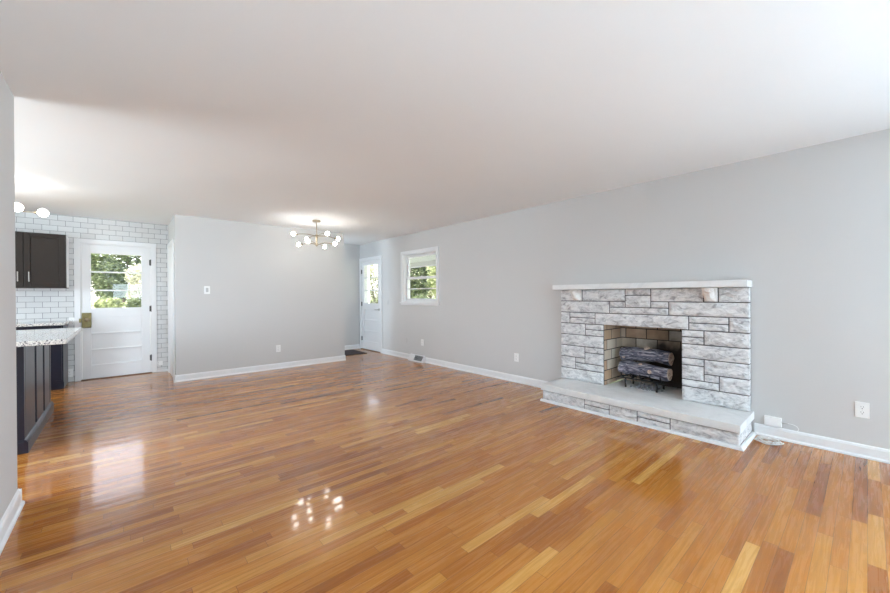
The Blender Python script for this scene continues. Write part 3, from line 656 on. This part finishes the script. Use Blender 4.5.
# ------------------------------------------------------------------ kitchen
PX, PY0, PY1 = -.600, 4.43, 5.86
pn = empty('kitchen_peninsula', (-.9, 5.3, 0), 'near-black panelled peninsula cabinet below the granite top at far left', 'cabinet')
part('cabinet_body', BX(((-1.28, PY0+.012, .001), (PX-.014, PY1-.012, .868))), M['navy'], pn)
part('corner_post', BX(((PX-.045, PY0, .001), (PX, PY0+.045, .868))), M['navy'], pn, bevel=.002)
part('corner_post', BX(((PX-.045, PY1-.045, .001), (PX, PY1, .868))), M['navy'], pn, bevel=.002)
for a, b in ((4.50, 4.92), (5.01, 5.37), (5.46, 5.79)):
    part('side_panel', BX(((PX-.014, a, .10), (PX-.002, b, .868))), M['navy'], pn, bevel=.003)
part('end_panel', BX(((-1.26, PY0+.001, .10), (PX-.07, PY0+.012, .868))), M['navy'], pn, bevel=.003)
b = bmesh.new()
prism(b, [(PX, .001), (PX+.022, .001), (PX+.022, .085), (PX+.010, .105), (PX, .11)], 'y', PY0-.022, PY1)
prism(b, [(PY0, .001), (PY0-.022, .001), (PY0-.022, .085), (PY0-.010, .105), (PY0, .11)], 'x', -1.28, PX)
part('plinth_moulding', b, M['navy'], pn)
tag(link('countertop', BX(((-1.32, 4.22, .869), (-.345, 5.72, .908))), M['granite'], bevel=.004), 'speckled granite countertop overhanging the dark peninsula', 'countertop')
# the rear base cabinets with granite counter
rc = empty('base_cabinet', (-1.3, 7.4, 0), 'near-black base cabinet against the tiled wall, left of the kitchen door', 'cabinet')
part('cabinet_body', BX(((-2.6, 7.12, .10), (-.612, 7.69, .868)), ((-2.6, 7.17, .001), (-.612, 7.69, .10))), M['navy'], rc, bevel=.002)
for i in range(4):
    x1 = -.625-i*.47
    dd = part('cabinet_door', BX(((x1-.45, 7.100, .13), (x1, 7.119, .70))), M['navy'], rc, bevel=.003)
    dw = part('drawer', BX(((x1-.45, 7.100, .715), (x1, 7.119, .855))), M['navy'], rc, bevel=.003)
    b = bmesh.new(); cyl(b, (x1-.29, 7.082, .79), (x1-.16, 7.082, .79), .005, seg=10); cyl(b, (x1-.28, 7.082, .79), (x1-.28, 7.10, .79), .004, seg=8); cyl(b, (x1-.17, 7.082, .79), (x1-.17, 7.10, .79), .004, seg=8)
    sub('handle', b, M['steel'], dw, rc, 'steel bar pull')
ct = tag(link('countertop', BX(((-2.62, 7.075, .869), (-.588, 7.695, .902))), M['granite'], bevel=.003), 'speckled granite counter along the tiled wall, behind the peninsula', 'countertop')
# upper cabinet
uc = empty('wall_cabinet', (-.99, 7.53, 1.37), 'dark espresso double-door wall cabinet on the tiled wall at far left', 'cabinet')
part('cabinet_body', BX(((-1.375, 7.392, 1.372), (-.600, 7.698, 2.118))), M['espresso'], uc, bevel=.002)
part('cabinet_side_strip', BX(((-.5998, 7.42, 1.38), (-.595, 7.697, 2.11))), M['white'], uc, 'pale edge strip on the cabinet side')
for x0, x1, hx in ((-1.37, -.998, -1.045), (-.992, -.606, -.945)):
    z0, z1, s = 1.380, 2.112, .058
    dr_ = part('cabinet_door', BX(((x0, 7.371, z0), (x0+s, 7.391, z1)), ((x1-s, 7.371, z0), (x1, 7.391, z1)), ((x0+s, 7.371, z0), (x1-s, 7.391, z0+s)), ((x0+s, 7.371, z1-s), (x1-s, 7.391, z1)), ((x0+s, 7.380, z0+s), (x1-s, 7.391, z1-s))), M['espresso'], uc, bevel=.003)
    b = bmesh.new(); cyl(b, (hx, 7.345, 1.455), (hx, 7.345, 1.585), .006, seg=10); cyl(b, (hx, 7.345, 1.47), (hx, 7.371, 1.47), .004, seg=8); cyl(b, (hx, 7.345, 1.57), (hx, 7.371, 1.57), .004, seg=8)
    sub('handle', b, M['steel'], dr_, uc, 'steel bar pull')

# ------------------------------------------------------------------ outside
def ground():
    bm = bmesh.new(); xs = [-30+i*2.5 for i in range(33)]; ys = [-12+i*2.5 for i in range(33)]; g = {}
    for i, x in enumerate(xs):
        for j, y in enumerate(ys):
            z = -.22
            if y > 10: z += min(1.0, (y-10)*.0625)
            if x > 9: z = max(z, -.22+min(1.0, (x-9)*.06))
            g[i, j] = bm.verts.new((x, y, z+.05*noise.noise(Vector((x*.3, y*.3, 0)))))
    for i in range(len(xs)-1):
        for j in range(len(ys)-1): bm.faces.new((g[i, j], g[i+1, j], g[i+1, j+1], g[i, j+1]))
    return bm
def gz(x, y):
    z = -.22
    if y > 10: z += min(1.0, (y-10)*.0625)
    if x > 9: z = max(z, -.22+min(1.0, (x-9)*.06))
    return z
struct('ground', ground(), M['lawn'], 'sunlit green lawn outside the kitchen door', 'lawn', smooth=True)
def leafy(name, x, y, rx, ry, h, n_, ls, m_, label, cat, group, trunk=0, seed=0):
    rnd = random.Random(seed); z = gz(x, y)-.05
    t = empty(name, (x, y, z), label, cat, group)
    b = bmesh.new()
    for i in range(n_):
        # points in a lumpy shell
        u, v = rnd.uniform(0, 2*math.pi), math.acos(rnd.uniform(-1, 1)); rr = rnd.uniform(.55, 1)**.5
        k = 1+.28*noise.noise(Vector((math.cos(u)*2+seed, math.sin(u)*2, math.cos(v)*2)))
        p = Vector((x+rx*rr*k*math.sin(v)*math.cos(u), y+ry*rr*k*math.sin(v)*math.sin(u), z+trunk+(h-trunk)/2+(h-trunk)/2*rr*k*math.cos(v)))
        q = Vector((rnd.gauss(0, 1), rnd.gauss(0, 1), rnd.gauss(.6, 1))).to_track_quat('Z', 'Y'); s = ls*rnd.uniform(.6, 1.3)
        vs = [b.verts.new(p+q @ Vector(c)*s) for c in ((-.5, 0, 0), (-.1, -.28, .05), (.5, 0, 0), (-.1, .28, .05))]
        b.faces.new(vs)
    part('foliage', b, m_, t)
    b = bmesh.new()
    for k in range(3 if trunk < .5 else 1):
        a = k*2.1+seed; tp = Vector((x+.3*rx*math.cos(a)*(trunk < .5), y+.3*ry*math.sin(a)*(trunk < .5), z+h*.6))
        cyl(b, (x, y, z), tp, .05+h*.012, .02, 8)
    part('trunk', b, M['bark'], t)
    return t
GA = 'shrubs and trees beyond the kitchen door'; GB = 'shrubs and trees beyond the front window'
ang = [-.070, -.0215, .0255, .074]   # x/y direction ratios seen through the kitchen door glass
hedge_lab = ['low dark green shrub beyond the lawn, seen at the left of the kitchen door glass', 'low leafy shrub beyond the lawn, seen left of centre in the kitchen door glass', 'low leafy shrub beyond the lawn, seen right of centre in the kitchen door glass', 'low leafy shrub at the right edge of the kitchen door glass']
for i, a in enumerate(ang):
    yy = 23.5+.4*(i % 2); leafy('shrub', a*yy, yy, .52, .40, .62, 2600, .10, M['leafdark'] if i % 2 == 0 else M['leaf'], hedge_lab[i], 'shrub', GA, seed=i+1)
lab2 = ['tall flowering pale shrub behind the lawn, left in the kitchen door glass', 'tall dark leafy shrub behind the lawn, centre left in the door glass', 'tall pale leafy shrub farthest back, seen right of centre in the door glass', 'tall mid-green shrub behind the lawn at right in the door glass']
for i, (a, m_) in enumerate(((-.095, 'leafpale'), (-.018, 'leafdark'), (.030, 'leafpale'), (.088, 'leaf'))):
    yy = (27.5, 27.0, 30.5, 27.5)[i]; leafy('tall_shrub', a*yy, yy, (.95, .62, 1.1, .95)[i], .9, 2.6, 6500, .13, M[m_], lab2[i], 'shrub', GA, seed=i+11)
for i, (a, m_) in enumerate(((-.15, 'leafdark'), (.0, 'leafdark'), (.15, 'leaf'))):
    yy = 40.; leafy('backdrop_tree', a*yy, yy, 2.7, 2.2, 7.5, 9000, .30, M[m_], ['tall tree far behind the shrubs on the left beyond the kitchen door', 'tall dark tree far behind the shrubs beyond the kitchen door', 'tall tree far behind the shrubs on the right beyond the kitchen door'][i], 'tree', GA, trunk=.4, seed=i+21)
# right side: porch + greenery
struct('porch_roof', BX(((XW+.01, 3.6, 2.30), (7.3, 10.3, 2.36)), ((7.1, 3.6, 2.16), (7.3, 10.3, 2.30))), M['porch'], 'grey-blue porch ceiling seen through the top of the window', 'porch roof')
struct('porch_floor', BX(((XW+.01, 3.6, -.30), (7.3, 10.3, -.06))), M['slab'], 'pale porch floor outside the front door', 'porch floor')
for py_, lb in ((8.3, 'white square porch post at the outer porch edge, right of the square window'), (3.8, 'white square porch post at the near end of the porch')):
    pp = empty('porch_post', (7.15, py_, -.06), lb, 'post')
    part('post_shaft', BX(((7.08, py_-.07, .06), (7.22, py_+.07, 2.08))), M['white'], pp); part('post_base', BX(((7.05, py_-.1, -.06), (7.25, py_+.1, .06))), M['white'], pp); part('post_cap', BX(((7.05, py_-.1, 2.08), (7.25, py_+.1, 2.158))), M['white'], pp)
gr_ = empty('stand_in_building', (7.4, 17.5, -.3), 'made-up white outbuilding standing in for the bright strip at the left of the front door glass', 'building')  # added sunlit wall, stands in for the blown-out strip in the door glass
sd_ = bmesh.new()
for i in range(22): box(sd_, (5.8, 15.86+.003*(i % 2), -.3+i*.16), (9.0, 19.5, -.3+i*.16+.158))
part('siding_wall', sd_, M['white'], gr_); b = bmesh.new(); prism(b, [(5.5, 3.22), (9.3, 3.22), (7.4, 4.7)], 'y', 15.6, 19.8)
part('roof', b, M['roofing'], gr_)
lab3 = ['low shrub outside seen at the right in the square window', 'low dark shrub outside seen in the middle of the square window', 'low pale shrub outside seen at the left of the square window', 'shrub outside seen through the front door glass']
for i, (x, y, rx, h, m_) in enumerate(((9.9, 11.3, .62, 1.5, 'leaf'), (9.8, 12.9, .62, 1.3, 'leafdark'), (9.7, 14.5, .62, 1.7, 'leafpale'), (10.6, 17.9, .9, 2.8, 'leafpale'))):
    leafy('porch_shrub', x, y, rx, rx, h, 4000, .12, M[m_], lab3[i], 'shrub', GB, seed=31+i)
lab4 = ['broad tree beyond the porch, right in the square window', 'broad dark tree beyond the porch, left in the square window', 'tree beyond the porch, seen through the front door glass', 'bright green tree farthest left beyond the porch', 'pale tree farthest back, filling the gap in the square window']
for i, (x, y, h, m_) in enumerate(((16.5, 17.4, 5.5, 'leaf'), (16.2, 22.6, 5.8, 'leafdark'), (11.0, 23.6, 5.0, 'leafdark'), (13.5, 30, 7, 'leaf'), (24, 29.8, 6, 'leafpale'))):
    leafy('yard_tree', x, y, 2.1, 2.1, h, 9000, .24, M[m_], lab4[i], 'tree', GB, trunk=.3, seed=41+i)
